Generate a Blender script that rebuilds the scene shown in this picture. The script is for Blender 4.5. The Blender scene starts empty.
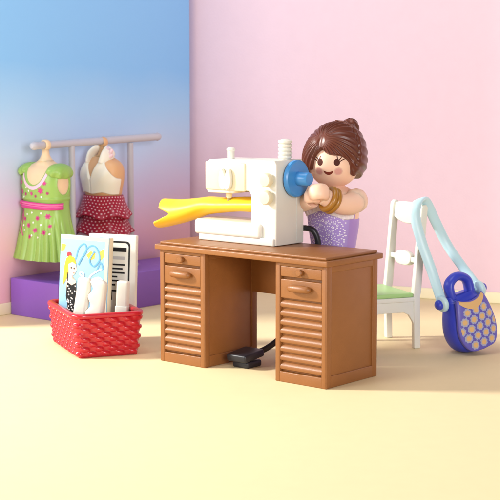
import bpy, bmesh, math, random
from mathutils import Vector, Matrix, noise
from mathutils.bvhtree import BVHTree
PI = math.pi
R = math.radians
random.seed(4)
scene = bpy.context.scene
col = scene.collection

# ---------------------------------------------------------------- frame of the desk
YAW = R(40.35)
ORIGIN = Vector((3.047, 58.142, 0.0))
UX = Vector((math.cos(YAW), -math.sin(YAW), 0))
VX = Vector((math.sin(YAW), math.cos(YAW), 0))


def dk(u, v, w=0.0):
    return ORIGIN + UX * u + VX * v + Vector((0, 0, w))


# ---------------------------------------------------------------- mesh builder
class MB:
    def __init__(s):
        s.v, s.f, s.m, s.uv = [], [], [], []

    def add(s, verts, faces, mat=0, M=None, uvs=None):
        b = len(s.v)
        for p in verts:
            p = Vector(p)
            s.v.append(M @ p if M is not None else p)
        for k, f in enumerate(faces):
            s.f.append([b + i for i in f])
            s.m.append(mat)
            s.uv.append(uvs[k] if uvs else None)

    def bm(s, bm, mat=0, M=None):
        bm.verts.index_update()
        s.add([v.co.copy() for v in bm.verts], [[v.index for v in f.verts] for f in bm.faces], mat, M)
        bm.free()

    def box(s, lo, hi, bev=0.03, mat=0, M=None, seg=3):
        bm = bmesh.new()
        bmesh.ops.create_cube(bm, size=1)
        c = [(a + b) / 2 for a, b in zip(lo, hi)]
        d = [b - a for a, b in zip(lo, hi)]
        for v in bm.verts:
            v.co = Vector((c[0] + v.co.x * d[0], c[1] + v.co.y * d[1], c[2] + v.co.z * d[2]))
        if bev > 0:
            bmesh.ops.bevel(bm, geom=bm.edges[:], offset=min(bev, min(abs(x) for x in d) * .45), segments=seg, affect='EDGES', profile=0.5)
        s.bm(bm, mat, M)
        return s

    def prism(s, outline, depth, bev=0.05, mat=0, M=None, seg=3):
        """outline in local x,y, extruded from z=0 to depth; M places it"""
        bm = bmesh.new()
        vs = [bm.verts.new((x, y, 0)) for x, y in outline]
        f = bm.faces.new(vs)
        r = bmesh.ops.extrude_face_region(bm, geom=[f])
        top = [g for g in r['geom'] if isinstance(g, bmesh.types.BMVert)]
        for v in top:
            v.co.z = depth
        bmesh.ops.recalc_face_normals(bm, faces=bm.faces[:])
        if bev > 0:
            eds = [e for e in bm.edges if abs(e.verts[0].co.z - e.verts[1].co.z) < 1e-6 or e.calc_face_angle(0) > R(40)]
            bmesh.ops.bevel(bm, geom=eds, offset=bev, segments=seg, affect='EDGES', profile=0.5, clamp_overlap=True)
        s.bm(bm, mat, M)
        return s

    def lathe(s, prof, M=None, n=40, mat=0, caps=True):
        vs, fs = [], []
        for r, z in prof:
            for k in range(n):
                a = 2 * PI * k / n
                vs.append((r * math.cos(a), r * math.sin(a), z))
        for i in range(len(prof) - 1):
            for k in range(n):
                k2 = (k + 1) % n
                fs.append([i * n + k, i * n + k2, (i + 1) * n + k2, (i + 1) * n + k])
        if caps:
            fs.append(list(range(n))[::-1])
            fs.append([(len(prof) - 1) * n + k for k in range(n)])
        s.add(vs, fs, mat, M)
        return s

    def tube(s, pts, rad, n=14, mat=0, sect=None, up=None, caps=True, closed=False, smooth=0):
        """rad: number or list; sect: function(angle)->(a,b) multipliers in the frame's normal, binormal"""
        P = [Vector(p) for p in pts]
        if smooth:
            P = spline(P, smooth, closed)
        N = len(P)
        if not hasattr(rad, '__len__'):
            rr = [rad] * N
        else:
            rr = [lerp_list(rad, i / (N - 1)) for i in range(N)]
        T = []
        for i in range(N):
            a = P[(i - 1) % N] if (closed or i > 0) else P[i]
            b = P[(i + 1) % N] if (closed or i < N - 1) else P[i]
            T.append((b - a).normalized())
        nrm = Vector(up) if up else (Vector((0, 0, 1)) if abs(T[0].z) < .9 else Vector((1, 0, 0)))
        vs, fs = [], []
        for i in range(N):
            if up:
                nrm = Vector(up)
            nrm = (nrm - T[i] * nrm.dot(T[i])).normalized()
            bn = T[i].cross(nrm)
            for k in range(n):
                a = 2 * PI * k / n
                x, y = (math.cos(a), math.sin(a)) if not sect else sect(a)
                vs.append(P[i] + (nrm * x + bn * y) * rr[i])
        for i in range(N if closed else N - 1):
            j = (i + 1) % N
            for k in range(n):
                k2 = (k + 1) % n
                fs.append([i * n + k, i * n + k2, j * n + k2, j * n + k])
        if caps and not closed:
            fs.append(list(range(n))[::-1])
            fs.append([(N - 1) * n + k for k in range(n)])
        s.add(vs, fs, mat)
        return s

    def grid(s, fn, nu, nv, mat=0, closed_u=False, uvfn=None, flip=False):
        vs = [fn(i / (nu if closed_u else nu - 1), j / (nv - 1)) for j in range(nv) for i in range(nu)]
        fs, uvs = [], []
        for j in range(nv - 1):
            for i in range(nu if closed_u else nu - 1):
                i2 = (i + 1) % nu
                f = [j * nu + i, j * nu + i2, (j + 1) * nu + i2, (j + 1) * nu + i]
                w = nu if closed_u else nu - 1
                q = [(i / w, j / (nv - 1)), ((i + 1) / w, j / (nv - 1)), ((i + 1) / w, (j + 1) / (nv - 1)), (i / w, (j + 1) / (nv - 1))]
                if uvfn:
                    q = [uvfn(*t) for t in q]
                if flip:
                    f, q = f[::-1], q[::-1]
                fs.append(f)
                uvs.append(q)
        s.add(vs, fs, mat, None, uvs)
        return s

    def decal(s, polys, org, ax, ay, d, mat, bvh, off=0.012, rings=2, stag=0.0):
        """flat print laid on the surface: polygons in (ax, ay) about org cast along d"""
        for ip, poly in enumerate(polys):
            cx = sum(p[0] for p in poly) / len(poly)
            cy = sum(p[1] for p in poly) / len(poly)
            n = len(poly)
            pts = [(cx, cy)]
            for r in range(1, rings + 1):
                t = r / rings
                pts += [(cx + (x - cx) * t, cy + (y - cy) * t) for x, y in poly]
            out, ok = [], True
            for x, y in pts:
                o = Vector(org) + Vector(ax) * x + Vector(ay) * y
                h = bvh.ray_cast(o, Vector(d))
                if h[0] is None:
                    ok = False
                    break
                nn = h[1]
                if nn.dot(Vector(d)) > 0:
                    nn = -nn
                out.append(h[0] + nn * (off + stag * (ip % 40)))
            if not ok:
                continue
            fs = [[0, 1 + k, 1 + (k + 1) % n] for k in range(n)]
            for r in range(1, rings):
                b0, b1 = 1 + (r - 1) * n, 1 + r * n
                fs += [[b0 + k, b1 + k, b1 + (k + 1) % n, b0 + (k + 1) % n] for k in range(n)]
            # orient towards the viewer of the print
            a, b, c = out[fs[0][0]], out[fs[0][1]], out[fs[0][2]]
            if (b - a).cross(c - a).dot(Vector(d)) > 0:
                fs = [f[::-1] for f in fs]
            s.add(out, fs, mat)
        return s

    def print_grid(s, fn, nu, nv, org, ax, ay, d, mat, bvh, off=.014):
        def g(i, j):
            x, y = fn(i, j)
            h = bvh.ray_cast(Vector(org) + Vector(ax) * x + Vector(ay) * y, Vector(d))
            n = h[1] if h[1].dot(Vector(d)) < 0 else -h[1]
            return h[0] + n * off
        return s.grid(g, nu, nv, mat)

    def bvh(s):
        return BVHTree.FromPolygons([tuple(p) for p in s.v], s.f)

    def build(s, name, mats, parent=None, off=(0, 0, 0), angle=40, smooth=True, sharp=True):
        me = bpy.data.meshes.new(name)
        o_ = Vector(off)
        me.from_pydata([tuple(p - o_) for p in s.v], [], s.f)
        if not isinstance(mats, (list, tuple)):
            mats = [mats]
        for m in mats:
            me.materials.append(m)
        me.polygons.foreach_set('material_index', s.m)
        if any(u is not None for u in s.uv):
            lay = me.uv_layers.new(name='UVMap')
            for p in me.polygons:
                u = s.uv[p.index]
                for k, li in enumerate(p.loop_indices):
                    lay.data[li].uv = u[k] if u else (0, 0)
        me.polygons.foreach_set('use_smooth', [smooth] * len(me.polygons))
        if smooth and sharp:
            me.set_sharp_from_angle(angle=R(angle))
        me.update()
        o = bpy.data.objects.new(name, me)
        col.objects.link(o)
        o.parent = parent
        return o


def lerp_list(L, t):
    x = t * (len(L) - 1)
    i = min(int(x), len(L) - 2)
    return L[i] + (L[i + 1] - L[i]) * (x - i)


def spline(P, k, closed=False):
    out, n = [], len(P)
    for i in range(n if closed else n - 1):
        p0 = P[(i - 1) % n] if closed or i > 0 else P[i]
        p1, p2 = P[i], P[(i + 1) % n]
        p3 = P[(i + 2) % n] if closed or i < n - 2 else p2
        for q in range(k):
            t = q / k
            out.append(.5 * ((2 * p1) + (p2 - p0) * t + (2 * p0 - 5 * p1 + 4 * p2 - p3) * t * t + (3 * p1 - p0 - 3 * p2 + p3) * t ** 3))
    if not closed:
        out.append(P[-1])
    return out


def smooth01(x):
    x = max(0., min(1., x))
    return x * x * (3 - 2 * x)


def interp(tab, x):
    if x <= tab[0][0]:
        return tab[0][1:]
    for a, b in zip(tab, tab[1:]):
        if x <= b[0]:
            t = (x - a[0]) / (b[0] - a[0])
            return tuple(p + (q - p) * t for p, q in zip(a[1:], b[1:]))
    return tab[-1][1:]


def hermite(tab, x):
    """smooth interpolation of a table"""
    n = len(tab)
    if x <= tab[0][0]:
        return tab[0][1:]
    if x >= tab[-1][0]:
        return tab[-1][1:]
    for i in range(n - 1):
        if x <= tab[i + 1][0]:
            break
    x0, x1 = tab[i][0], tab[i + 1][0]
    t = (x - x0) / (x1 - x0)
    res = []
    for c in range(1, len(tab[0])):
        def sl(k):
            a, b = max(k - 1, 0), min(k + 1, n - 1)
            return (tab[b][c] - tab[a][c]) / (tab[b][0] - tab[a][0])
        m0, m1 = sl(i) * (x1 - x0), sl(i + 1) * (x1 - x0)
        p0, p1 = tab[i][c], tab[i + 1][c]
        res.append((2 * t ** 3 - 3 * t * t + 1) * p0 + (t ** 3 - 2 * t * t + t) * m0 + (-2 * t ** 3 + 3 * t * t) * p1 + (t ** 3 - t * t) * m1)
    return tuple(res)


def empty(name, loc, rz=0.0, label=None, cat=None, group=None):
    o = bpy.data.objects.new(name, None)
    col.objects.link(o)
    o.location = loc
    o.rotation_euler = (0, 0, rz)
    o.empty_display_size = .3
    tag(o, label, cat, group)
    return o


def tag(o, label=None, cat=None, group=None, kind=None):
    if label:
        o['label'] = label
    if cat:
        o['category'] = cat
    if group:
        o['group'] = group
    if kind:
        o['kind'] = kind
    return o


def frame(origin, x, y, z):
    M = Matrix.Identity(4)
    for i, a in enumerate((x, y, z)):
        a = Vector(a)
        for r in range(3):
            M[r][i] = a[r]
    for r in range(3):
        M[r][3] = origin[r]
    return M


def axis_frame(origin, z):
    z = Vector(z).normalized()
    x = Vector((0, 0, 1)) if abs(z.z) < .9 else Vector((1, 0, 0))
    x = (x - z * x.dot(z)).normalized()
    return frame(origin, x, z.cross(x), z)


def circle(cx, cy, rx, ry=None, n=20):
    ry = rx if ry is None else ry
    return [(cx + rx * math.cos(2 * PI * k / n), cy + ry * math.sin(2 * PI * k / n)) for k in range(n)]


def star(cx, cy, r, n=5, inner=.5, rot=0.0):
    return [(cx + (r if k % 2 == 0 else r * inner) * math.sin(PI * k / n + rot), cy + (r if k % 2 == 0 else r * inner) * math.cos(PI * k / n + rot)) for k in range(2 * n)]


def flower(cx, cy, r, n=6, depth=.22, rot=0.0, seg=6):
    K = n * seg
    return [(cx + r * (1 - depth + depth * math.cos(n * 2 * PI * k / K)) * math.cos(2 * PI * k / K + rot),
             cy + r * (1 - depth + depth * math.cos(n * 2 * PI * k / K)) * math.sin(2 * PI * k / K + rot)) for k in range(K)]


def stroke(pts, w):
    """ribbon quads along a 2-D path -> list of small polygons"""
    P = spline([Vector((x, y, 0)) for x, y in pts], 5) if len(pts) > 2 else [Vector((x, y, 0)) for x, y in pts]
    L = []
    for i in range(len(P)):
        t = (P[min(i + 1, len(P) - 1)] - P[max(i - 1, 0)]).normalized()
        nrm = Vector((-t.y, t.x, 0)) * w / 2
        L.append((P[i] + nrm, P[i] - nrm))
    return [[(a[0].x, a[0].y), (b[0].x, b[0].y), (b[1].x, b[1].y), (a[1].x, a[1].y)] for a, b in zip(L, L[1:])]


# ---------------------------------------------------------------- materials
def lin(r, g, b):
    def f(x):
        x /= 255.
        return x / 12.92 if x <= .04045 else ((x + .055) / 1.055) ** 2.4
    return (f(r), f(g), f(b), 1)


def mat(name, rgb, rough=.38, spec=.5, sss=0.0, bump=0.0, bscale=30.0, vary=0.0, coat=0.0, bdist=.02):
    m = bpy.data.materials.new(name)
    m.use_nodes = True
    nt = m.node_tree
    p = nt.nodes['Principled BSDF']
    c = rgb if len(rgb) == 4 else lin(*rgb)
    p.inputs['Base Color'].default_value = c
    p.inputs['Roughness'].default_value = rough
    p.inputs['Specular IOR Level'].default_value = spec
    if coat:
        p.inputs['Coat Weight'].default_value = coat
        p.inputs['Coat Roughness'].default_value = .15
    if sss:
        p.inputs['Subsurface Weight'].default_value = sss
        p.inputs['Subsurface Radius'].default_value = (1.0, .55, .35)
        p.inputs['Subsurface Scale'].default_value = .12
    tc = nt.nodes.new('ShaderNodeTexCoord')
    if bump:
        n = nt.nodes.new('ShaderNodeTexNoise')
        n.inputs['Scale'].default_value = bscale
        n.inputs['Detail'].default_value = 6
        nt.links.new(tc.outputs['Object'], n.inputs['Vector'])
        b = nt.nodes.new('ShaderNodeBump')
        b.inputs['Strength'].default_value = bump
        b.inputs['Distance'].default_value = bdist
        nt.links.new(n.outputs['Fac'], b.inputs['Height'])
        nt.links.new(b.outputs['Normal'], p.inputs['Normal'])
    # handled plastic: gloss is never perfectly even
    n2 = nt.nodes.new('ShaderNodeTexNoise')
    n2.inputs['Scale'].default_value = 2.3
    n2.inputs['Detail'].default_value = 5
    nt.links.new(tc.outputs['Object'], n2.inputs['Vector'])
    mr = nt.nodes.new('ShaderNodeMapRange')
    mr.inputs['To Min'].default_value = max(.02, rough - .07)
    mr.inputs['To Max'].default_value = min(1, rough + .1)
    nt.links.new(n2.outputs['Fac'], mr.inputs['Value'])
    nt.links.new(mr.outputs['Result'], p.inputs['Roughness'])
    if vary:
        n3 = nt.nodes.new('ShaderNodeTexNoise')
        n3.inputs['Scale'].default_value = 1.4
        n3.inputs['Detail'].default_value = 8
        nt.links.new(tc.outputs['Object'], n3.inputs['Vector'])
        mx = nt.nodes.new('ShaderNodeMix')
        mx.data_type = 'RGBA'
        mx.inputs[6].default_value = tuple(x * (1 - vary) for x in c[:3]) + (1,)
        mx.inputs[7].default_value = tuple(min(1, x * (1 + vary)) for x in c[:3]) + (1,)
        nt.links.new(n3.outputs['Fac'], mx.inputs[0])
        nt.links.new(mx.outputs[2], p.inputs['Base Color'])
    return m


def node_math(nt, op, a, b=None):
    n = nt.nodes.new('ShaderNodeMath')
    n.operation = op
    for i, x in enumerate((a, b)):
        if x is None:
            continue
        if isinstance(x, (int, float)):
            n.inputs[i].default_value = x
        else:
            nt.links.new(x, n.inputs[i])
    return n.outputs[0]


def mix_into(m, fac, rgb):
    """mix the present base colour towards rgb by fac"""
    nt = m.node_tree
    p = nt.nodes['Principled BSDF']
    inp = p.inputs['Base Color']
    mx = nt.nodes.new('ShaderNodeMix')
    mx.data_type = 'RGBA'
    if inp.is_linked:
        nt.links.new(inp.links[0].from_socket, mx.inputs[6])
    else:
        mx.inputs[6].default_value = inp.default_value
    mx.inputs[7].default_value = lin(*rgb)
    nt.links.new(fac, mx.inputs[0])
    nt.links.new(mx.outputs[2], inp)


def polka(m, rgb, r=.3):
    """staggered printed dots in UV space"""
    nt = m.node_tree
    tc = nt.nodes.new('ShaderNodeTexCoord')
    sp = nt.nodes.new('ShaderNodeSeparateXYZ')
    nt.links.new(tc.outputs['UV'], sp.inputs[0])
    x, y = sp.outputs[0], sp.outputs[1]
    row = node_math(nt, 'FLOOR', y)
    sh = node_math(nt, 'MULTIPLY', node_math(nt, 'MODULO', row, 2.0), .5)
    fx = node_math(nt, 'SUBTRACT', node_math(nt, 'FRACT', node_math(nt, 'ADD', x, sh)), .5)
    fy = node_math(nt, 'SUBTRACT', node_math(nt, 'FRACT', y), .5)
    d = node_math(nt, 'SQRT', node_math(nt, 'ADD', node_math(nt, 'MULTIPLY', fx, fx), node_math(nt, 'MULTIPLY', fy, fy)))
    mr = nt.nodes.new('ShaderNodeMapRange')
    mr.inputs['From Min'].default_value = r + .05
    mr.inputs['From Max'].default_value = r - .05
    nt.links.new(d, mr.inputs['Value'])
    mix_into(m, mr.outputs['Result'], rgb)


M = {}
M['desk'] = mat('brown_plastic', (142, 90, 45), .36, .5, 0, .4, 38, .1, bdist=.018)
M['desk_in'] = M['desk']
M['white'] = mat('white_plastic', (220, 217, 206), .36, .5, .25)
M['cream'] = mat('ivory_plastic', (222, 211, 178), .36, .5, .25)
M['chair'] = mat('chair_white_plastic', (228, 228, 216), .33, .5, .2)
M['green_seat'] = mat('pale_green_plastic', (172, 214, 140), .36, .5, .2)
M['blue'] = mat('wheel_blue_plastic', (66, 140, 205), .3, .55)
M['yellow'] = mat('yellow_cloth_plastic', (244, 192, 40), .44, .45, .25)
M['black'] = mat('black_plastic', (30, 30, 38), .4, .5, 0, .1, 30)
M['metal'] = mat('needle_metal', (150, 135, 80), .3, .5)
M['purple'] = mat('purple_plastic', (140, 96, 205), .35, .5, .05, .05, 40)
M['rail'] = mat('mauve_grey_plastic', (196, 194, 204), .38, .5)
M['green'] = mat('lime_plastic', (152, 192, 96), .36, .5, .15)
M['pinkprint'] = mat('magenta_print', (205, 62, 140), .45, .4)
M['sashlight'] = mat('pink_print', (232, 120, 178), .45, .4)
M['darkpink'] = mat('dark_pink_print', (180, 50, 120), .45, .4)
M['lightpink'] = mat('pale_pink_print', (240, 200, 222), .45, .4)
M['whiteprint'] = mat('white_print', (245, 240, 240), .5, .4)
M['skin'] = mat('doll_skin_plastic', (244, 204, 178), .42, .4, .35)
M['beige'] = mat('beige_hanger_plastic', (238, 208, 172), .42, .4, .3)
M['tan'] = mat('tan_torso_plastic', (226, 178, 132), .42, .4, .3)
M['halter'] = mat('white_halter_plastic', (244, 238, 224), .4, .45, .25)
M['burgundy'] = mat('burgundy_plastic', (168, 28, 58), .34, .5, .05)
polka(M['burgundy'], (240, 196, 206), .2)
M['frill'] = mat('pink_white_frill', (240, 208, 216), .45, .4, .2)
M['red'] = mat('red_plastic', (186, 22, 42), .3, .55, .05, coat=.2)
M['hair'] = mat('brown_hair_plastic', (98, 50, 36), .34, .42, .03)
M['eye'] = mat('brown_eye_print', (78, 38, 30), .6, .15)
M['lips'] = mat('brown_mouth_print', (120, 48, 36), .4, .4)
M['gold'] = mat('gold_bracelet_plastic', (168, 116, 40), .3, .6)
M['lavender'] = mat('lavender_dress_plastic', (172, 140, 212), .38, .45, .12)
M['floral'] = mat('dotted_bodice_plastic', (172, 148, 216), .42, .4, .1)
M['paleprint'] = mat('pale_lilac_print', (240, 234, 248), .45, .4)
M['lace'] = mat('white_lace_plastic', (244, 232, 236), .45, .4, .25, .5, 24, bdist=.03)
M['bag'] = mat('royal_blue_plastic', (54, 68, 190), .33, .5, .05)
M['flap'] = mat('violet_blue_flap_plastic', (98, 92, 184), .38, .45)
M['petal'] = mat('grey_blue_petal_print', (166, 170, 198), .45, .4)
M['orange'] = mat('apricot_print', (218, 178, 122), .45, .4)
M['strap'] = mat('pale_aqua_plastic', (194, 226, 234), .36, .5, .35)
M['paper'] = mat('cover_sky_blue', (146, 194, 222), .4, .4)
M['page'] = mat('cream_page_edge', (226, 214, 184), .5, .4, .2)
M['card'] = mat('white_card', (222, 222, 214), .45, .4, .2)
M['ink'] = mat('black_ink', (26, 26, 30), .5, .3)
M['greyink'] = mat('grey_ink', (180, 180, 184), .5, .3)
M['swirl'] = mat('swirl_blue_print', (98, 160, 206), .45, .4)
M['sun'] = mat('amber_print', (242, 200, 78), .45, .4)
M['blonde'] = mat('blonde_print', (240, 176, 52), .45, .4)
M['skinprint'] = mat('skin_print', (246, 214, 192), .45, .4)
M['redprint'] = mat('red_print', (206, 60, 70), .45, .4)
M['teal'] = mat('teal_print', (70, 150, 190), .45, .4)
M['roll'] = mat('white_cloth_roll_plastic', (212, 209, 198), .4, .45, .3)

# ---------------------------------------------------------------- setting
m = mat('floor_yellow_card', (238, 220, 174), .62, .25, 0, .2, 40, .025, bdist=.012)
fl = MB()
fl.add([(-90, 8, 0), (90, 8, 0), (90, 150, 0), (-90, 150, 0)], [[0, 1, 2, 3]])
tag(fl.build('floor', m), 'pale yellow matt floor card under the toys', 'floor', kind='structure')

wm = mat('wall_pink_card', (240, 212, 226), .78, .2, 0, .3, 9, .025, bdist=.03)
Wd = (UX * .9627 + VX * .2705).normalized()          # direction of the pink wall
Wn = Vector((Wd.y, -Wd.x, 0))                          # towards the camera
W0 = dk(-24.1, 18.72)


def on_wall(s, out, z):
    return W0 + Wd * s + Wn * out + Vector((0, 0, z))


b = MB()
b.box((-6, -.6, 0), (62, 0, 32), .02, M=frame(W0, Wd, -Wn, (0, 0, 1)) @ Matrix.Translation((0, .6, 0)))
tag(b.build('back_wall', wm), 'plain pale pink wall behind the desk and chair', 'wall', kind='structure')
bm_ = mat('strip_cream', (250, 240, 205), .5, .3)
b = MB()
b.box((.3, -.14, .004), (62, -.002, .62), .04, M=frame(W0, Wd, -Wn, (0, 0, 1)))  # raised cream strip for the pale band at the wall foot
tag(b.build('cream_strip', bm_), 'narrow cream strip along the foot of the pink wall', 'cream_strip', kind='structure')

# printed backdrop board: light blue running down into pink
pm = mat('printed_backdrop', (170, 205, 240), .5, .35, 0, .05, 30)
nt = pm.node_tree
tc = nt.nodes.new('ShaderNodeTexCoord')
sp = nt.nodes.new('ShaderNodeSeparateXYZ')
nt.links.new(tc.outputs['Object'], sp.inputs[0])
nz = nt.nodes.new('ShaderNodeTexNoise')
nz.inputs['Scale'].default_value = .12
nz.inputs['Detail'].default_value = 3
nt.links.new(tc.outputs['Object'], nz.inputs['Vector'])
h = node_math(nt, 'ADD', sp.outputs[2], node_math(nt, 'MULTIPLY', node_math(nt, 'SUBTRACT', nz.outputs['Fac'], .5), 2.2))
mr = nt.nodes.new('ShaderNodeMapRange')
mr.inputs['From Min'].default_value = 1.0
mr.inputs['From Max'].default_value = 13.0
nt.links.new(h, mr.inputs['Value'])
cr = nt.nodes.new('ShaderNodeValToRGB')
cr.color_ramp.elements[0].position = 0
cr.color_ramp.elements[0].color = lin(250, 198, 214)
cr.color_ramp.elements[1].position = 1
cr.color_ramp.elements[1].color = lin(140, 200, 255)
for pos, c in ((.22, (250, 204, 224)), (.42, (226, 212, 246)), (.62, (200, 222, 255)), (.8, (170, 214, 255))):
    e = cr.color_ramp.elements.new(pos)
    e.color = lin(*c)
nt.links.new(mr.outputs['Result'], cr.inputs['Fac'])
nt.links.new(cr.outputs['Color'], nt.nodes['Principled BSDF'].inputs['Base Color'])
b = MB()
b.box((-2.3, -2.6, 0), (0, 18.12, 32), .01)  # stretched and thickened out of view to block the key lamp
o = b.build('backdrop_board', pm)
o.location = dk(-24.1, 0)
o.rotation_euler = (0, 0, -YAW)
tag(o, 'backdrop board printed light blue fading down to pink behind the clothes rack', 'backdrop', kind='structure')
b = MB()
b.box((.003, -2.55, .004), (.16, 18.1, .62), .04)  # same cream strip along the foot of the board
o = b.build('cream_strip', bm_)
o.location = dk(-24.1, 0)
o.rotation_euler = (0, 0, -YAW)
tag(o, 'narrow cream strip along the foot of the blue backdrop board', 'cream_strip', kind='structure')


def desk_thing(name, u, v, w, label, cat, group=None):
    return empty(name, dk(u, v, w), -YAW, label, cat, group), (u, v, w)


# ---------------------------------------------------------------- desk
W_, D_, H_ = 9.2, 3.52, 5.0
desk, off = desk_thing('desk', -W_ / 2, D_ / 2, 0, 'brown two pedestal desk with louvred fronts carrying the sewing machine', 'desk')
b = MB()
b.box((-W_ - .18, -.18, H_), (.18, D_ + .18, H_ + .235), .045)
b.box((-W_ - .01, -.01, H_ + .232), (.01, D_ + .01, H_ + .36), .05)
b.build('tabletop', M['desk'], desk, off)


def pedestal(u0, u1):
    b = MB()
    # carcass: back of the recess, stiles, base, sides with a sunk panel
    rc = .13
    b.box((u0 + .02, rc + .06, .02), (u1 - .02, D_ - .02, H_ - .002), .01)          # core
    for a, c in ((u0, u0 + .22), (u1 - .22, u1)):
        b.box((a, 0, 0), (c, rc + .1, H_ - .001), .035)
    b.box((u0 + .2, .012, .003), (u1 - .2, rc + .1, .44), .03)
    b.box((u0 + .2, .014, 4.86), (u1 - .2, rc + .1, H_ - .002), .01)
    for sx in (u0, u1):
        lo, hi = (sx - .0, sx + .1) if sx == u0 else (sx - .1, sx)
        out = -.06 if sx == u0 else .06
        a, c = min(lo, hi), max(lo, hi)
        if sx == u0:
            a -= .03
        else:
            c += .03
        b.box((a, .02, .003), (c, D_, .5), .03)
        b.box((a - .004, D_ - .34, .004), (c + .004, D_ + .003, H_ - .002), .03)
        b.box((a - .004, .017, .004), (c + .004, .34, H_ - .003), .03)
        b.box((a + .001, .021, 4.72), (c - .001, D_ - .002, H_ - .004), .03)
    ped = b.build('pedestal', M['desk'], desk, off)
    x0, x1 = u0 + .235, u1 - .235
    b = MB()
    b.box((x0, .03, 4.42), (x1, rc + .08, 4.85), .03)
    b.build('drawer', M['desk'], ped)
    b = MB()
    b.box((x0, .03, 3.52), (x1, rc + .08, 4.31), .035)
    b.build('drawer', M['desk'], ped)
    xc = (x0 + x1) / 2
    b = MB()
    b.lathe([(.05, 0), (.13, .02), (.14, .09), (.15, .16), (.11, .2), (.02, .205)], axis_frame((xc, .032, 4.64), (0, -1, 0)), 24)
    b.build('knob', M['desk'], ped)
    b = MB()
    b.tube([(xc - .52, -.03, 3.98), (xc - .44, -.12, 3.99), (xc - .2, -.17, 4.0), (xc + .2, -.17, 4.0), (xc + .44, -.12, 3.99), (xc + .52, -.03, 3.98)], [.1, .15, .16, .16, .15, .1], 18, smooth=5)
    b.tube([(xc - .3, .05, 3.97), (xc - .3, -.14, 3.97)], .1, 14)
    b.tube([(xc + .3, .05, 3.97), (xc + .3, -.14, 3.97)], .1, 14)
    b.build('handle', M['desk'], ped)
    b = MB()
    n, z0, z1 = 8, .46, 3.44
    p = (z1 - z0) / n
    prof = []
    for k in range(n):
        zt = z1 - k * p
        # each slat: slopes out from the recess at its top to a rounded lip, then tucks back under
        prof += [(rc + .03, zt), (rc - .01, zt - .02), (.065, zt - p * .24), (.04, zt - p * .32), (.026, zt - p * .42), (.022, zt - p * .55), (.026, zt - p * .68), (.042, zt - p * .77), (.07, zt - p * .81), (rc + .02, zt - p * .84), (rc + .03, zt - p * .9)]
    prof.append((rc + .03, z0))
    fs, vs = [], []
    for y, z in prof:
        vs += [(x0 - .01, y, z), (x1 + .01, y, z)]
    for i in range(len(prof) - 1):
        fs.append([2 * i, 2 * i + 2, 2 * i + 3, 2 * i + 1])
    b.add(vs, fs)
    b.build('louvre_panel', M['desk'], ped, angle=28)
    for ch in ped.children:
        for v in ch.data.vertices:
            v.co -= Vector(off)


pedestal(-W_, -W_ + 2.6)
pedestal(-2.6, 0)
b = MB()
b.box((-W_ + 2.58, D_ - .34, 3.0), (-2.58, D_ - .06, H_ - .003), .03)
b.build('modesty_panel', M['desk'], desk, off)

# ---------------------------------------------------------------- sewing machine
ZT = H_ + .36
sm, off = desk_thing('sewing_machine', -6.05, 2.5, ZT, 'white toy sewing machine with blue handwheel standing on the brown desk', 'sewing machine')
b = MB()
yb = 3.5
XZ = frame((0, 1.6, 0), (1, 0, 0), (0, 0, 1), (0, 1, 0))   # outline in u,z extruded along v
# column and arm and head as one C
ol = [(-3.9, ZT + .02), (-3.9, 8.86), (-4.02, 9.02), (-7.72, 8.94), (-7.86, 8.82), (-7.86, 7.55), (-7.78, 7.48), (-6.35, 7.5), (-6.2, 7.66), (-5.45, 7.66), (-5.31, 7.5), (-5.31, ZT + .02)]
b.prism(ol, yb - 1.6, .1, M=XZ, seg=4)
b.box((-3.93, 2.98, 5.5), (-3.885, 3.03, 8.78), .015)
b.build('body', M['white'], sm, off)
b = MB()
b.box((-8.5, 1.42, 5.62), (-4.66, 3.36, 6.3), .16, seg=5)
b.box((-8.28, 1.5, ZT + .004), (-3.98, 3.4, 5.7), .06)
b.build('bed', M['white'], sm, off)
b = MB()
b.box((-7.9, 1.53, 7.62), (-5.6, 1.66, 8.86), .06)
b.build('faceplate', M['cream'], sm, off)
b = MB()
b.lathe([(.1, -.16), (.14, -.1), (.15, .12), (.14, .17)], frame((-6.9, 2.0, 7.42), (1, 0, 0), (0, 1, 0), (0, 0, 1)), 32)
b.build('needle_housing', M['cream'], sm, off)
b = MB()
b.tube([(-6.9, 2.0, 7.4), (-6.9, 2.0, 7.1), (-6.9, 2.0, 6.7)], [.1, .1, .04], 14)
b.build('needle', M['metal'], sm, off)
for sx in (-1, 1):   # pair of leaf shaped tension plates on the head
    b = MB()
    M4 = frame((-6.62 + sx * .17, 1.53, 8.12), (1, 0, 0), (0, 0, 1), (0, -1, 0))
    leaf = []
    for k in range(28):
        a = 2 * PI * k / 28
        leaf.append((.19 * math.cos(a) * (1 - .35 * math.sin(a)) + sx * .1 * (math.sin(a) * .5 - .2), .46 * math.sin(a)))
    b.prism(leaf, .17, .06, M=M4)
    b.build('tension_plate', M['white'], sm, off)
for z in (8.2, 7.45):
    b = MB()
    b.lathe([(.24, -.02), (.24, .1), (.31, .13), (.31, .27), (.26, .34), (.12, .36)], axis_frame((-4.28, 1.6, z), (0, -1, 0)), 30)
    b.build('dial', M['cream'], sm, off)
b = MB()
b.lathe([(.16, -.05), (.16, .3), (.2, .34), (.19, .42), (.1, .46)], frame((-7.05, 2.3, 9.0), (1, 0, 0), (0, 1, 0), (0, 0, 1)), 24)
b.build('thread_pin', M['white'], sm, off)
b = MB()
pr = [(.24, -.05)]
for k in range(5):
    z = .05 + k * .165
    pr += [(.24, z), (.3, z + .02), (.31, z + .07), (.3, z + .12), (.24, z + .14)]
pr += [(.12, .9)]
b.lathe(pr, frame((-4.35, 2.75, 9.0), (1, 0, 0), (0, 1, 0), (0, 0, 1)), 30)
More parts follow.
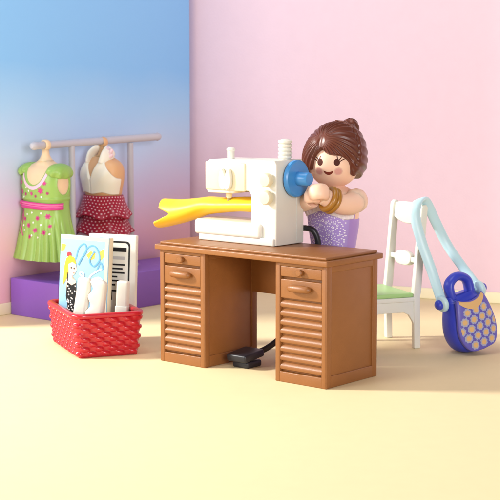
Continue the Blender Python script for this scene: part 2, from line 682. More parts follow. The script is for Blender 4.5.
b.build('thread_spool', M['white'], sm, off)
b = MB()
b.lathe([(.3, -.02), (.3, .06), (.74, .06), (.8, .11), (.8, .24), (.74, .3), (.3, .3), (.29, .36), (.29, .84), (.25, .89), (.1, .9)], axis_frame((-3.9, 2.75, 8.22), (1, 0, 0)), 48)
b.build('handwheel', M['blue'], sm, off)

# yellow cloth under the needle, its near end split into two leaves
cl, off = desk_thing('yellow_cloth', -8.2, 2.4, 6.3, 'folded yellow cloth lying under the sewing machine needle', 'cloth')


CLZ = [(-11.6, 6.2), (-11.0, 6.26), (-10.0, 6.42), (-9.2, 6.6), (-8.5, 6.78), (-7.6, 6.86), (-6.5, 6.95), (-5.3, 7.0)]


def cloth_pt(t, A, sgn, spl):
    u = -11.2 + t * 5.85 + (-.34 * (1 - t) ** 3 if sgn < 0 else 0) * min(1, spl * 3)
    zc = hermite(CLZ, u)[0]
    ry, rz = .74 - .12 * t, .58 - .28 * smooth01(t * 1.4)
    y = 2.45 - ry * math.cos(A)
    z = zc + rz * math.sin(A) * (1 if math.sin(A) > 0 else .88) + (.1 if sgn > 0 else -.07) * spl
    u += .3 * spl * (1 - math.sin(A) ** 2)
    z += .014 * math.sin(9 * t + 4 * math.cos(A))
    return Vector((u, y, max(z, 6.35 if u > -8.62 else -9)))


def cloth_leaf(sgn):
    def fn(i, j):
        t = .16 * j
        spl = 1 - j
        d = .42 * spl ** .8
        a = d + i * (PI - d + (.75 if sgn < 0 else -.5) * spl)     # the lower leaf curls up behind
        return cloth_pt(t, a if sgn > 0 else 2 * PI - a, sgn, spl)
    return fn


b = MB()
b.grid(lambda i, j: cloth_pt(.16 + .84 * j, 2 * PI * i, 1 if i < .5 else -1, 0), 64, 60, closed_u=True)
b.grid(cloth_leaf(1), 33, 26)
b.grid(cloth_leaf(-1), 33, 26)
o = b.build('cloth_sheet', M['yellow'], cl, off, sharp=False)
wb = bmesh.new()
wb.from_mesh(o.data)
bmesh.ops.remove_doubles(wb, verts=wb.verts[:], dist=.003)
bmesh.ops.recalc_face_normals(wb, faces=wb.faces[:])
wb.to_mesh(o.data)
wb.free()
md = o.modifiers.new('thickness', 'SOLIDIFY')
md.thickness = .09
md.offset = 0

# ---------------------------------------------------------------- foot pedal with its cord
fp, off = desk_thing('foot_pedal', -5.55, 1.45, 0, 'black sewing foot pedal on the floor in the knee hole with cord', 'pedal')
b = MB()
b.box((-5.88, 1.02, .003), (-5.0, 2.0, .3), .09)
b.build('base', M['black'], fp, off)
b = MB()
b.box((-6.02, .8, 0), (-4.92, 2.1, .34), .09, M=Matrix.Translation((0, 0, .27)) @ Matrix.Translation((-5.55, .75, 0)) @ Matrix.Rotation(R(7), 4, 'X') @ Matrix.Translation((5.55, -.75, 0)))
b.build('treadle', M['black'], fp, off)
b = MB()
b.tube([(-5.35, 2.0, .55), (-5.15, 2.4, .68), (-4.9, 2.9, 1.0), (-4.6, 3.45, 1.55), (-4.2, 3.78, 2.6), (-3.7, 3.86, 4.2), (-3.42, 3.87, 5.15), (-3.4, 3.8, 5.6), (-3.55, 3.68, 5.93), (-3.85, 3.6, 6.0), (-4.1, 3.56, 5.98), (-4.15, 3.46, 5.97)], .13, 14, smooth=7)
b.build('cord', M['black'], fp, off)

# ---------------------------------------------------------------- platform
b = MB()
b.box((-23.86, 3.86, 0), (-20.15, 15.4, 1.96), .04)
o = b.build('display_platform', M['purple'], None, (-22.0, 9.6, 0))
o.location = dk(-22.0, 9.6)
o.rotation_euler = (0, 0, -YAW)
tag(o, 'low purple block under the clothes rack', 'platform')

# ---------------------------------------------------------------- clothes rack
ZR = 8.93
UR = -22.5
rk, off = desk_thing('clothes_rack', UR, 9.1, 1.96, 'mauve grey clothes rack standing on the purple block', 'clothes rack')
b = MB()
b.lathe([(.02, -.2), (.14, -.17), (.2, -.08), (.23, .05), (.205, .12), (.205, 9.1), (.23, 9.2), (.2, 9.32), (.14, 9.42), (.02, 9.45)], axis_frame((UR, 4.45, ZR), (0, 1, .018)), 26)
b.build('rail', M['rail'], rk, off)
for v in (7.1, 11.5):
    b = MB()
    b.lathe([(.42, 0), (.42, .1), (.36, .14), (.18, .16), (.17, ZR - 1.96 - .1)], frame((UR, v, 1.962), (1, 0, 0), (0, 1, 0), (0, 0, 1)), 22)
    b.build('post', M['rail'], rk, off)


# ---------------------------------------------------------------- clothes on the rack
def superell(a, hw, hd, e=2.4):
    c, s = math.cos(a), math.sin(a)
    return hw * math.copysign(abs(c) ** (2 / e), c), hd * math.copysign(abs(s) ** (2 / e), s)


def body_loft(b, tab, cx, cy, z0, z1, n=96, nv=70, mat=0, shift=None, e=2.4, uvs=None, caps=True):
    """tab rows (z, half width, half depth); shift(a, z, x, y)->extra outward offset"""
    def fn(i, j):
        a = 2 * PI * i
        z = z0 + (z1 - z0) * j
        hw, hd = hermite(tab, z)
        x, y = superell(a, hw, hd, e)
        if shift:
            d = shift(a, z, x, y)
            L = math.hypot(x, y) or 1
            x, y = x + d * x / L, y + d * y / L
        return Vector((cx + x, cy + y, z))
    base = len(b.v)
    b.grid(fn, n, nv, mat, True, uvs)
    if caps:
        b.f.append([base + k for k in range(n)][::-1]); b.m.append(mat); b.uv.append(None)
        b.f.append([base + (nv - 1) * n + k for k in range(n)]); b.m.append(mat); b.uv.append(None)
    return b


def hanger(b, cx, cy, ztop):
    """neck stub with the ring that clips on the rail (rail runs along v)"""
    b.lathe([(.42, 0), (.3, .12), (.2, .32), (.16, .6), (.16, .95)], frame((cx, cy, ztop), (1, 0, 0), (0, 1, 0), (0, 0, 1)), 26)
    pts = [(cx + .235 * math.cos(a), cy, ZR + .01 + .235 * math.sin(a)) for a in [2 * PI * k / 28 for k in range(28)]]
    b.tube(pts, .13, 14, closed=True, sect=lambda a: (.5 * math.cos(a), 1.2 * math.sin(a)))


# green dress
VD = 5.25
CX = -22.5
d1, off = desk_thing('green_dress', CX, VD, 3.05, 'lime green sleeveless dress with pink sash hanging at the near end of the rack', 'dress')
d1.scale = (1.1, 1.05, 1.0)
tab1 = [(2.98, 1.82, 1.24), (3.6, 1.64, 1.1), (4.6, 1.42, .96), (5.5, 1.28, .86), (5.85, 1.26, .85), (6.4, 1.31, .88), (7.0, 1.36, .88), (7.45, 1.34, .8), (7.72, 1.2, .68), (7.9, .95, .54)]
tors1 = [(z, a - .07, c - .07) for z, a, c in tab1 if z > 5] + [(8.05, .5, .4), (8.2, .3, .28)]
b = MB()
body_loft(b, tors1, CX, VD, 5.2, 8.18)
hanger(b, CX, VD, 8.1)
b.build('torso', M['beige'], d1, off, sharp=False)


def neck1(x, z):
    return ((x + .02) / .76) ** 2 + (max(0, 7.95 - z) / 1.05) ** 2     # <1 inside the scoop


def green_shift(a, z, x, y):
    s = 0.0
    if z < 5.7:   # pleats
        k = smooth01((5.45 - z) / 1.6)
        s += .075 * k * (abs(math.sin(a * 11)) - .5) * 1.6
    d = 1.0
    if y < .25 * abs(x):
        d = smooth01((neck1(x, z) - .93) / .14)
    # armholes on both sides
    if abs(x) > .6:
        q = (y + .02) ** 2 / .40 ** 2 + (z - 6.98) ** 2 / .58 ** 2
        d = min(d, smooth01((q - .9) / .2))
    if z > 7.55 and y > 0:
        d = max(d, 0)
    # raised seam above and under the sash
    s += .035 * math.exp(-((z - 6.18) / .06) ** 2)
    return s - .1 * (1 - d)


b = MB()
body_loft(b, tab1, CX, VD, 2.98, 7.88, 300, 230, 0, green_shift, caps=False)
bv = b.bvh()
FR = dict(org=(CX, VD - 4, 0), ax=(1, 0, 0), ay=(0, 0, 1), d=(0, 1, 0), bvh=bv)
# pale pink neckline band
b.print_grid(lambda t, e: (-.02 + .76 * (1.06 + .18 * e) * math.cos(PI * (1.1 + .8 * t)), 7.95 + 1.05 * (1.06 + .18 * e) * math.sin(PI * (1.1 + .8 * t))), 60, 5, mat=1, **FR)
# printed flowers
for x, z, r in ((-.98, 7.0, .14), (-.92, 6.52, .17), (.72, 7.02, .15), (.5, 6.62, .21), (-.1, 6.45, .13), (-.55, 6.4, .12), (.18, 6.32, .1), (.86, 6.5, .1)):
    b.decal([star(x, z, r, 6, .5, random.random())], mat=2 if r > .12 else 3, **FR)
for x, z, r in ((-.62, 5.1, .15), (.3, 5.18, .16), (.86, 5.3, .17), (-.28, 4.78, .16), (.2, 4.55, .15), (.74, 4.46, .16), (-.1, 4.2, .14), (-.9, 5.25, .12), (1.0, 4.8, .12)):
    b.decal([star(x, z, r, 6, .55, random.random())], mat=2, **FR)
    b.decal([circle(x, z, r * .33, n=10)], mat=3, off=.02, rings=1, bvh=bv, org=FR['org'], ax=FR['ax'], ay=FR['ay'], d=FR['d'])
for x, z in ((-.45, 5.35), (.05, 4.95), (.55, 4.85), (-.55, 4.5), (.5, 5.45), (-.1, 5.45), (-.7, 4.75), (.05, 4.28), (.45, 4.2), (-.5, 6.75), (.3, 6.85), (.05, 6.72), (-.72, 6.25), (.55, 6.3), (1.02, 4.4), (-.3, 6.58)):
    b.decal([circle(x, z, .055, n=10)], mat=4, rings=1, **FR)
# trailing sash ends
b.decal(stroke([(-.86, 5.6), (-.78, 5.2), (-.86, 4.7), (-.74, 4.2)], .06), mat=2, rings=1, **FR)
b.decal(stroke([(-.92, 5.6), (-.96, 5.1), (-.9, 4.6), (-.98, 4.3)], .06), mat=3, rings=1, **FR)
o = b.build('dress_body', [M['green'], M['lightpink'], M['pinkprint'], M['darkpink'], M['whiteprint']], d1, off, sharp=False)
# sash and knot
b = MB()


def sash(i, j):
    a = PI + PI * (.03 + .94 * i)
    zz = 5.68 + .3 * j
    hw, hd = hermite(tab1, zz)
    x, y = superell(a, hw + .04 + .02 * math.sin(j * PI * 3), hd + .04 + .02 * math.sin(j * PI * 3))
    return Vector((CX + x, VD + y, zz + .03 * math.sin(6 * i) - .06 * (1 - i) * (.5 - j)))


b.grid(sash, 60, 14)
for k in range(len(b.f)):
    if (k // 59) in (4, 5, 9, 10):
        b.m[k] = 1
o = b.build('sash', [M['pinkprint'], M['sashlight']], d1, off, sharp=False)
md = o.modifiers.new('thickness', 'SOLIDIFY'); md.thickness = .05; md.offset = 1
b = MB()
b.lathe([(.02, -.1), (.14, -.07), (.17, 0), (.14, .07), (.02, .1)], frame((CX - .86, VD - .62, 5.86), (1, 0, 0), (0, 0, 1), (0, -1, 0)), 18)
for sx in (-1, 1):
    b.tube([(CX - .86, VD - .62, 5.86), (CX - .86 + sx * .15, VD - .7, 5.98), (CX - .86 + sx * .2, VD - .68, 5.86), (CX - .86, VD - .64, 5.84)], .06, 10, smooth=4)
b.build('bow', M['pinkprint'], d1, off)
# puffed cap sleeves
for sx in (-1, 1):
    b = MB()
    tilt = Matrix.Rotation(sx * R(24), 4, 'Y')

    def puff(i, j):
        a = 2 * PI * i
        th = R(112) * j
        rr_ = 1 + .06 * math.sin(a * 9) * smooth01(j * 1.3 - .25)
        v = Vector((.5 * math.sin(th) * math.cos(a) * rr_, .74 * math.sin(th) * math.sin(a) * rr_, .44 * math.cos(th)))
        return tilt @ v + Vector((CX + sx * 1.0, VD - .02, 7.58))
    b.grid(puff, 90, 26, closed_u=True, flip=True)
    o = b.build('sleeve', M['green'], d1, off, sharp=False)
    md = o.modifiers.new('thickness', 'SOLIDIFY'); md.thickness = .08; md.offset = -1

# white halter over burgundy skirt
VD2 = 9.4
d2, off = desk_thing('halter_outfit', CX, VD2, 3.5, 'white halter top over tiered burgundy polka dot skirt hanging between the rack posts', 'outfit')
tors2 = [(5.2, 1.02, .72), (5.9, 1.06, .74), (6.3, 1.14, .78), (7.0, 1.3, .84), (7.5, 1.32, .8), (7.85, 1.14, .66), (8.1, .7, .46), (8.25, .3, .28)]
b = MB()
body_loft(b, tors2, CX, VD2, 5.1, 8.22, 110, 80)
hanger(b, CX, VD2, 8.15)
b.build('torso', M['tan'], d2, off, sharp=False)


def halter_in(x, y, z):
    """signed: >0 on the cloth"""
    if y > 0:
        return (.35 - abs(x)) if z > 7.6 else -1
    zb = 6.15 + .22 * (abs(x) / 1.2) - .22 * smooth01((abs(x) - .55) / .6)    # pointed hem
    top = 8.3 - .05
    # outer edge sweeps from the side seam up to the neck
    t = max(0, min(1, (z - 6.5) / 1.6))
    xo = 1.44 - 1.0 * smooth01(t * .8 - .02)
    xi = max(0., (z - 6.95) * .42)            # the V of the neckline
    if z > 8.0:
        xi = max(0, xi - (z - 8.0) * 1.2)
    return min(z - zb, xo - abs(x), abs(x + .1) - xi, top - z)


tabh = [(z, a + .0, c + .0) for z, a, c in tors2]


def halter_shift(a, z, x, y):
    k = smooth01(halter_in(x, y, z) / .07 + .5)
    fold = .03 * math.sin(9 * (x * .8 - z * .55)) * smooth01((z - 6.6) / .6)
    return -.06 + k * (.16 + fold)


b = MB()
body_loft(b, tabh, CX, VD2, 5.9, 8.2, 300, 190, 0, halter_shift, caps=False)
b.build('halter_top', M['halter'], d2, off, sharp=False)
# knotted neck straps
b = MB()
for sx in (-1, 1):
    b.tube([(CX + sx * .55, VD2 - .58, 7.75), (CX + sx * .62, VD2 - .3, 8.2), (CX + sx * .5, VD2 + .05, 8.5), (CX + sx * .2, VD2 + .2, 8.55)], [.26, .34, .32, .2], 14, smooth=5, sect=lambda a: (1.2 * math.cos(a), .5 * math.sin(a)))
b.build('neck_strap', M['halter'], d2, off, sharp=False)
b = MB()
for (a0, rr) in ((.2, .34), (1.2, .3), (-.7, .28)):
    b.tube([(CX + .5, VD2 - .1, 8.35), (CX + .5 + rr * math.cos(a0), VD2 - .22, 8.35 + rr * math.sin(a0)), (CX + .62 + rr * math.cos(a0 + .5), VD2 - .2, 8.3 + rr * math.sin(a0 + .6)), (CX + .55, VD2 - .1, 8.3)], .09, 12, smooth=5)
b.build('bow', M['frill'], d2, off)


def tier(b, ztop, zbot, w0, w1, mat, waves, amp, ph):
    tab = [(zbot, w1, w1 * .7), (zbot + .35 * (ztop - zbot), w0 + .55 * (w1 - w0), (w0 + .55 * (w1 - w0)) * .7), (ztop, w0, w0 * .7)]

    def fn(i, j):
        a = 2 * PI * i
        t = 1 - j
        z = ztop + (zbot - ztop) * j
        hw, hd = hermite(tab, z)
        x, y = superell(a, hw, hd, 2.2)
        s = 1 + amp * j * j * math.sin(waves * a + ph)
        z -= .10 * j * math.sin(waves * .5 * a + ph) * (1 if j > 0 else 0)
        return Vector((CX + x * s, VD2 + y * s, z))
    b.grid(fn, 150, 40, mat, True, uvfn=lambda u, v: (u * 36, v * (ztop - zbot) * 6.2))


b = MB()
tier(b, 6.05, 4.9, 1.1, 1.62, 0, 10, .05, .6)
tier(b, 5.1, 3.98, 1.2, 1.74, 0, 10, .055, 2.0)
o = b.build('skirt', M['burgundy'], d2, off, sharp=False)
md = o.modifiers.new('thickness', 'SOLIDIFY'); md.thickness = .1; md.offset = -1
b = MB()
tier(b, 4.1, 3.72, 1.42, 1.62, 0, 14, .05, 1.0)
o = b.build('petticoat_frill', M['frill'], d2, off, sharp=False)
md = o.modifiers.new('thickness', 'SOLIDIFY'); md.thickness = .08; md.offset = -1

# ---------------------------------------------------------------- red basket
BA = R(22)
BF = Vector((-7.76, 64.29, 0))
bx, by = Vector((math.cos(BA), math.sin(BA), 0)), Vector((-math.sin(BA), math.cos(BA), 0))
bk = empty('woven_basket', BF + bx * 1.55 + by * 2.35, BA, 'red woven plastic basket holding a magazine and white cloth rolls', 'basket')
b = MB()
hx, hy, hz, rc = 1.42, 2.22, 1.86, .26
per = []      # rounded rectangle outline
for (cx, cy, a0) in ((hx - rc, hy - rc, 0), (-hx + rc, hy - rc, PI / 2), (-hx + rc, -hy + rc, PI), (hx - rc, -hy + rc, 1.5 * PI)):
    for k in range(9):
        a = a0 + PI / 2 * k / 8
        per.append((cx + rc * math.cos(a), cy + rc * math.sin(a), math.cos(a), math.sin(a)))
# resample by arc length
LL = [0]
for k in range(len(per)):
    p, q = per[k], per[(k + 1) % len(per)]
    LL.append(LL[-1] + math.hypot(q[0] - p[0], q[1] - p[1]))
TOT = LL[-1]


def on_per(s):
    s %= TOT
    for k in range(len(per)):
        if s <= LL[k + 1] + 1e-9:
            t = (s - LL[k]) / max(1e-9, LL[k + 1] - LL[k])
            p, q = per[k], per[(k + 1) % len(per)]
            return [p[c] + (q[c] - p[c]) * t for c in range(4)]


NW = 44                     # weave columns round the basket
ROWS = 8


def weave(i, j):
    s = i * TOT
    x, y, nx, ny = on_per(s)
    z = .08 + (hz - .12) * j
    row = j * ROWS
    r = min(int(row), ROWS - 1)
    f = (row - r) * 2 - 1
    ph = math.pi * (s / TOT * NW * 2)
    over = math.sin(ph / 2 + (PI if r % 2 else 0) + .6 * f)
    prof = math.sqrt(max(0, 1 - f * f * .92))
    over = math.copysign(abs(over) ** .7, over)
    d = (.055 + .05 * over) * prof
    fl = 1 + .0
    e = .17 * j                # walls lean outwards
    return Vector((x + nx * (d + e), y + ny * (d + e), z))


b.grid(weave, 720, ROWS * 9 + 1, closed_u=True)
nb = 720
b.f.append(list(range(nb))[::-1]); b.m.append(0); b.uv.append(None)
b.box((-hx + .05, -hy + .05, 0), (hx - .05, hy - .05, .16), .06)
# inside wall and floor


def inner(i, j):
    x, y, nx, ny = on_per(i * TOT)
    e = .17 * (1 - j) - .14
    return Vector((x + nx * e, y + ny * e, hz - (hz - .2) * j))


b.grid(inner, 160, 8, closed_u=True)
n0 = len(b.v) - 160
b.f.append([n0 + k for k in range(160)]); b.m.append(0); b.uv.append(None)
o = b.build('basket_weave', M['red'], bk, sharp=False)
b = MB()
rim = []
for k in range(150):
    x, y, nx, ny = on_per(TOT * k / 150)
    rim.append((x + nx * .14, y + ny * .14, hz + .06))
b.tube(rim, .12, 16, closed=True, up=(0, 0, 1), sect=lambda a: (.95 * math.copysign(abs(math.cos(a)) ** .75, math.cos(a)), 1.3 * math.copysign(abs(math.sin(a)) ** .75, math.sin(a))))
b.build('rim', M['red'], bk, sharp=False)

# ---------------------------------------------------------------- things in the basket


def placed(name, loc, rz, tilt_x=0, tilt_y=0, **kw):
    o = empty(name, loc, 0, **kw)
    o.rotation_euler = (R(tilt_x), R(tilt_y), R(rz))
    return o


mg = placed('magazine', (-7.86, 67.42, .22), -25.5, -3, 1.5, label='sewing magazine with sky blue cover and blonde lady standing in the red basket', cat='magazine')
b = MB()
b.box((-1.3, 0, 0), (1.3, .36, 4.95), .03)
b.build('pages', M['page'], mg)
b = MB()
b.box((-1.32, -.05, 0), (1.3, .012, 4.97), .02)
bv = b.bvh()
CV = dict(org=(0, -3, 0), ax=(1, 0, 0), ay=(0, 0, 1), d=(0, 1, 0), bvh=bv)
MC = [M['paper'], M['swirl'], M['sun'], M['blonde'], M['skinprint'], M['ink'], M['whiteprint'], M['redprint'], M['teal'], M['page']]
# cream margins
b.decal([[(-1.3, 4.78), (1.28, 4.78), (1.28, 4.95), (-1.3, 4.95)]], mat=9, rings=1, off=.004, **CV)
b.decal([[(1.1, .1), (1.28, .1), (1.28, 4.8), (1.1, 4.8)]], mat=9, rings=1, off=.005, **CV)
# flower shapes and loops
for p in ([(.1, 4.1), (.35, 4.3), (.6, 4.2), (.55, 3.95), (.3, 3.85)], [(.75, 4.25), (1.05, 4.45), (1.08, 4.1), (.92, 3.9)], [(-1.28, 4.55), (-1.0, 4.5), (-1.12, 4.2), (-1.28, 4.15)]):
    b.decal([p], mat=2, off=.007, **CV)
for st in ([(-.45, 3.85), (-.3, 4.4), (0, 4.6), (.1, 4.3), (-.15, 3.9), (-.3, 3.6)], [(-.2, 3.75), (.2, 4.45), (.6, 4.5), (.85, 4.0), (.55, 3.6), (.3, 3.85), (.55, 4.3)], [(.7, 3.4), (.9, 3.8), (1.05, 3.5)]):
    b.decal(stroke(st, .07), mat=1, rings=1, off=.011, stag=.0006, **CV)
for st in ([(.2, 2.9), (.45, 3.2), (.75, 3.4), (.95, 3.5)], [(.0, 2.9), (.4, 2.95), (.8, 3.1), (1.05, 3.0)], [(-.05, 3.05), (-.2, 3.2), (-.1, 3.3), (.02, 3.15), (-.05, 2.85)]):
    b.decal(stroke(st, .08), mat=6, rings=1, off=.015, stag=.0006, **CV)
# the lady
b.decal([circle(-.82, 4.05, .13, n=14)], mat=7, off=.014, **CV)
b.decal([[(-1.1, 2.6), (-1.06, 3.5), (-.98, 3.85), (-.78, 4.02), (-.52, 3.92), (-.42, 3.65), (-.55, 3.5), (-.78, 3.35), (-.92, 2.9)]], mat=3, off=.016, **CV)
b.decal([[(-.85, 3.6), (-.62, 3.72), (-.42, 3.6), (-.38, 3.35), (-.5, 3.12), (-.62, 3.08), (-.62, 2.95), (-.4, 2.85), (-.36, 2.3), (-.9, 2.3), (-.95, 2.85), (-.8, 2.98)]], mat=4, off=.018, **CV)
b.decal([circle(-.52, 3.42, .035, .05, n=10), circle(-.68, 3.44, .035, .05, n=10), [(-.9, 3.2), (-.86, 2.8), (-.82, 2.8), (-.86, 3.2)]], mat=5, off=.024, rings=1, **CV)
b.decal([circle(-.52, 3.2, .05, .025, n=10)], mat=7, off=.024, rings=1, **CV)
b.decal([[(-.88, 2.75), (-.62, 2.62), (-.4, 2.75), (-.36, 2.1), (-.46, 1.7), (-.3, .9), (-.95, .9), (-.82, 1.7), (-.92, 2.1)]], mat=5, off=.021, **CV)
random.seed(11)
for k in range(34):
    x, z = random.uniform(-.84, -.42), random.uniform(1.0, 2.6)
    b.decal([flower(x, z, .05, 4, .3, random.random(), 3)], mat=6, rings=1, off=.026, **CV)
b.decal([[(.95, 1.9), (1.08, 2.0), (1.08, 2.5), (.98, 2.4)]], mat=7, off=.014, **CV)
b.decal([[(.75, 1.5), (1.08, 1.6), (1.08, 1.95), (.85, 1.9)]], mat=8, off=.014, **CV)
b.build('cover', MC, mg)

cd = placed('instruction_card', (-6.55, 67.62, .22), -15, -3, 1, label='white card with black outlined text panel behind the magazine', cat='card')
b = MB()
b.box((-1.18, 0, 0), (1.18, .3, 5.02), .06)
bv = b.bvh()
CV = dict(org=(0, -3, 0), ax=(1, 0, 0), ay=(0, 0, 1), d=(0, 1, 0), bvh=bv)
x0, x1, z0, z1, w = -.6, .88, 2.35, 4.72, .1
rr = []
for (cx, cz, a0) in ((x1 - .2, z1 - .2, 0), (x0 + .2, z1 - .2, PI / 2), (x0 + .2, z0 + .2, PI), (x1 - .2, z0 + .2, 1.5 * PI)):
    rr += [(cx + .2 * math.cos(a0 + PI / 2 * k / 5), cz + .2 * math.sin(a0 + PI / 2 * k / 5)) for k in range(6)]
rr.append(rr[0])
quads = []
mx_, mz_ = (x0 + x1) / 2, (z0 + z1) / 2
for p, q in zip(rr, rr[1:]):
    sc = lambda t: (mx_ + (t[0] - mx_) * (1 - w / (x1 - x0) * 1.6), mz_ + (t[1] - mz_) * (1 - w / (z1 - z0) * 1.6))
    quads.append([p, q, sc(q), sc(p)])
b.decal(quads, mat=1, rings=1, off=.008, **CV)
b.decal([[(-.35, 4.22), (.7, 4.22), (.7, 4.42), (-.35, 4.42)]], mat=1, rings=1, off=.008, **CV)
b.decal([[(-.3, 3.86), (.62, 3.86), (.62, 4.0), (-.3, 4.0)]], mat=2, rings=1, off=.008, **CV)
for k, L in enumerate((.95, .85, .95, .6, .8, .5)):
    z = 3.58 - k * .19
    b.decal([[(-.32, z), (-.32 + L, z), (-.32 + L, z + .08), (-.32, z + .08)]], mat=1, rings=1, off=.008, **CV)
b.decal([[(-.08, 1.95), (.05, 1.95), (.05, 2.4), (-.08, 2.4)]], mat=1, rings=1, off=.008, **CV)
b.build('card_sheet', [M['card'], M['ink'], M['greyink']], cd)

GR = 'white cloth rolls in the basket'
r1 = placed('cloth_roll', (-7.98, 65.95, .2), -20, -4, 8, label='plain smooth white cloth roll leaning in front of the magazine', cat='cloth roll', group=GR)
b = MB()
b.box((-.34, -.17, 0), (.32, .17, 3.3), .15, seg=5)
b.build('roll', M['roll'], r1, sharp=False)
r2 = placed('cloth_roll', (-7.2, 65.55, .2), -20, -4, 7, label='white cloth roll with wavy ruffled edge in front of the magazine', cat='cloth roll', group=GR)
b = MB()


def wavy(i, j):
    a = 2 * PI * i
    z = 3.25 * j
    x, y = superell(a, .36, .2, 3)
    if x < 0:
        x -= .04 + .1 * math.sin(z * 8.5)
    end = math.sqrt(max(0, 1 - max(0, (j - .94) / .06) ** 2)) if j > .94 else 1
    return Vector((x * (1.15 - .2 * j) * end, y * end, z))


b.grid(wavy, 60, 90, closed_u=True)
b.build('roll', M['roll'], r2, sharp=False)
r3 = placed('cloth_roll', (-5.95, 66.75, .2), -15, -2, 2, label='short square white cloth bundle in front of the text card', cat='cloth roll', group=GR)
b = MB()
b.box((-.28, -.22, 0), (.28, .18, 3.0), .1, seg=4)
b.box((-.3, -.24, 1.3), (.3, .2, 1.85), .05)
b.build('roll', M['roll'], r3, sharp=False)

# ---------------------------------------------------------------- chair
CP = Vector((6.68, 69.92, 0))
cn = Vector((1.13, -2.93, 0)).normalized()     # along the back, far to near
cf = Vector((-2.93, -1.13, 0)).normalized()    # the way the chair faces
ang = math.atan2(-cf.x, cf.y)                  # local +y = facing
ch = empty('chair', CP + cn * 1.57 + cf * 1.3, ang, 'white toy chair with pale green seat behind the desk', 'chair')
# local: x = to the right of the facing direction, y = facing, origin under the seat middle
lx = Vector((math.cos(ang), math.sin(ang), 0))
sgn = 1 if lx.dot(cn) > 0 else -1
for s_ in (-1, 1):
    b = MB()
    x = s_ * 1.45
    ol = [(-1.42, 0), (-1.1, 0), (-1.02, 2.4), (-1.02, 2.7), (-1.36, 6.55), (-1.46, 6.68), (-1.62, 6.68), (-1.7, 6.55), (-1.42, 2.7), (-1.36, 2.4)]
    b.prism(ol, .3, .05, M=frame((x - .15, 0, 0), (0, 1, 0), (0, 0, 1), (1, 0, 0)))
    b.build('back_post', M['chair'], ch)
    b = MB()
    b.prism([(1.2, 0), (1.48, 0), (1.56, 2.3), (1.14, 2.3)], .3, .05, M=frame((x - .15, 0, 0), (0, 1, 0), (0, 0, 1), (1, 0, 0)))
    b.build('front_leg', M['chair'], ch)
    b = MB()
    ap = [(-1.1, 2.34), (1.2, 2.34), (1.2, 1.25), (1.1, 1.35), (.95, 1.6), (.75, 1.72), (-.55, 1.72), (-.8, 1.6), (-1.0, 1.3), (-1.1, 1.1)]
    b.prism(ap, .2, .03, M=frame((x - .1, 0, 0), (0, 1, 0), (0, 0, 1), (1, 0, 0)))
    b.build('apron', M['chair'], ch)


def back_bar(name, zlo, zhi, bow, pts):
    b = MB()
    yb_ = lambda z: -1.22 - .34 * (z - 2.7) / 3.9
    zc = (zlo + zhi) / 2
    t = math.atan2(.34, 3.9)
    Mx = frame((0, yb_(zc) - .1, zc), (1, 0, 0), (0, -math.sin(t), math.cos(t)), (0, math.cos(t), math.sin(t)))
    b.prism(pts, .18, .05, M=Mx)
    b.build(name, M['chair'], ch)


rail_o = []
for k in range(21):
    t = -1 + 2 * k / 20
    rail_o.append((t * 1.32, .42 + .12 * (1 - t * t)))
for k in range(21):
    t = 1 - 2 * k / 20
    rail_o.append((t * 1.32, -.42 - .06 * (1 - t * t) + .14 * t * t))
back_bar('top_rail', 5.75, 6.55, 0, rail_o)
back_bar('mid_rail', 3.8, 4.3, 0, [(-1.35, -.12), (1.35, -.12), (1.35, .12), (-1.35, .12)])
ov = []
for k in range(40):
    a = 2 * PI * k / 40
    ov.append((.82 * math.copysign(abs(math.cos(a)) ** .8, math.cos(a)), .34 * math.copysign(abs(math.sin(a)) ** .8, math.sin(a)) + .0))
b = MB()
t = math.atan2(.34, 3.9)
b.prism(ov, .3, .06, M=frame((0, -1.22 - .34 * 1.35 / 3.9 - .16, 4.05), (1, 0, 0), (0, -math.sin(t), math.cos(t)), (0, math.cos(t), math.sin(t))))
b.build('oval_plaque', M['chair'], ch)
b = MB()
b.box((-1.62, -1.06, 2.2), (1.62, 1.6, 2.42), .05)
b.build('seat_frame', M['chair'], ch)
b = MB()
b.box((-1.6, -1.0, 2.42), (1.6, 1.66, 2.62), .07)
b.build('seat', M['green_seat'], ch)

# ---------------------------------------------------------------- shoulder bag
ba = R(31)
a0 = Vector((math.cos(ba), math.sin(ba), 0))
fr_ = Vector((math.sin(ba), -math.cos(ba), 0))
up0 = Vector((0, 0, 1))
roll = R(14)
ax = a0 * math.cos(roll) + up0 * math.sin(roll)
cx_ = up0 * math.cos(roll) - a0 * math.sin(roll)
pit = R(-6)
fr2 = fr_ * math.cos(pit) - cx_ * math.sin(pit)
cx2 = cx_ * math.cos(pit) + fr_ * math.sin(pit)
BC = Vector((9.9, 66.1, 1.72))
bag = bpy.data.objects.new('shoulder_bag', None)
col.objects.link(bag)
bag.matrix_world = frame(BC, ax, -fr2, cx2)      # local x across, -y the front, z up
tag(bag, 'royal blue shoulder bag with daisy flap leaning against the white chair', 'bag')

# front outline (x,z): narrow shoulders, round full bottom
bag_tab = [(-1.62, .05), (-1.55, .52), (-1.35, .86), (-1.0, 1.1), (-.55, 1.2), (0, 1.14), (.5, .98), (.9, .84), (1.12, .8)]


def bag_body(i, j):
    a = 2 * PI * i
    z = -1.62 + 2.74 * j
    w = hermite(bag_tab, z)[0]
    dpt = .3 + .52 * math.sqrt(max(0, 1 - ((z + .75) / 1.9) ** 2)) if z < .9 else .38
    if z < -1.2:
        dpt *= math.sqrt(max(0.02, 1 - ((-1.2 - z) / .43) ** 2))
    x, y = superell(a, w, dpt, 2.6)
    return Vector((x, y + .1, z))


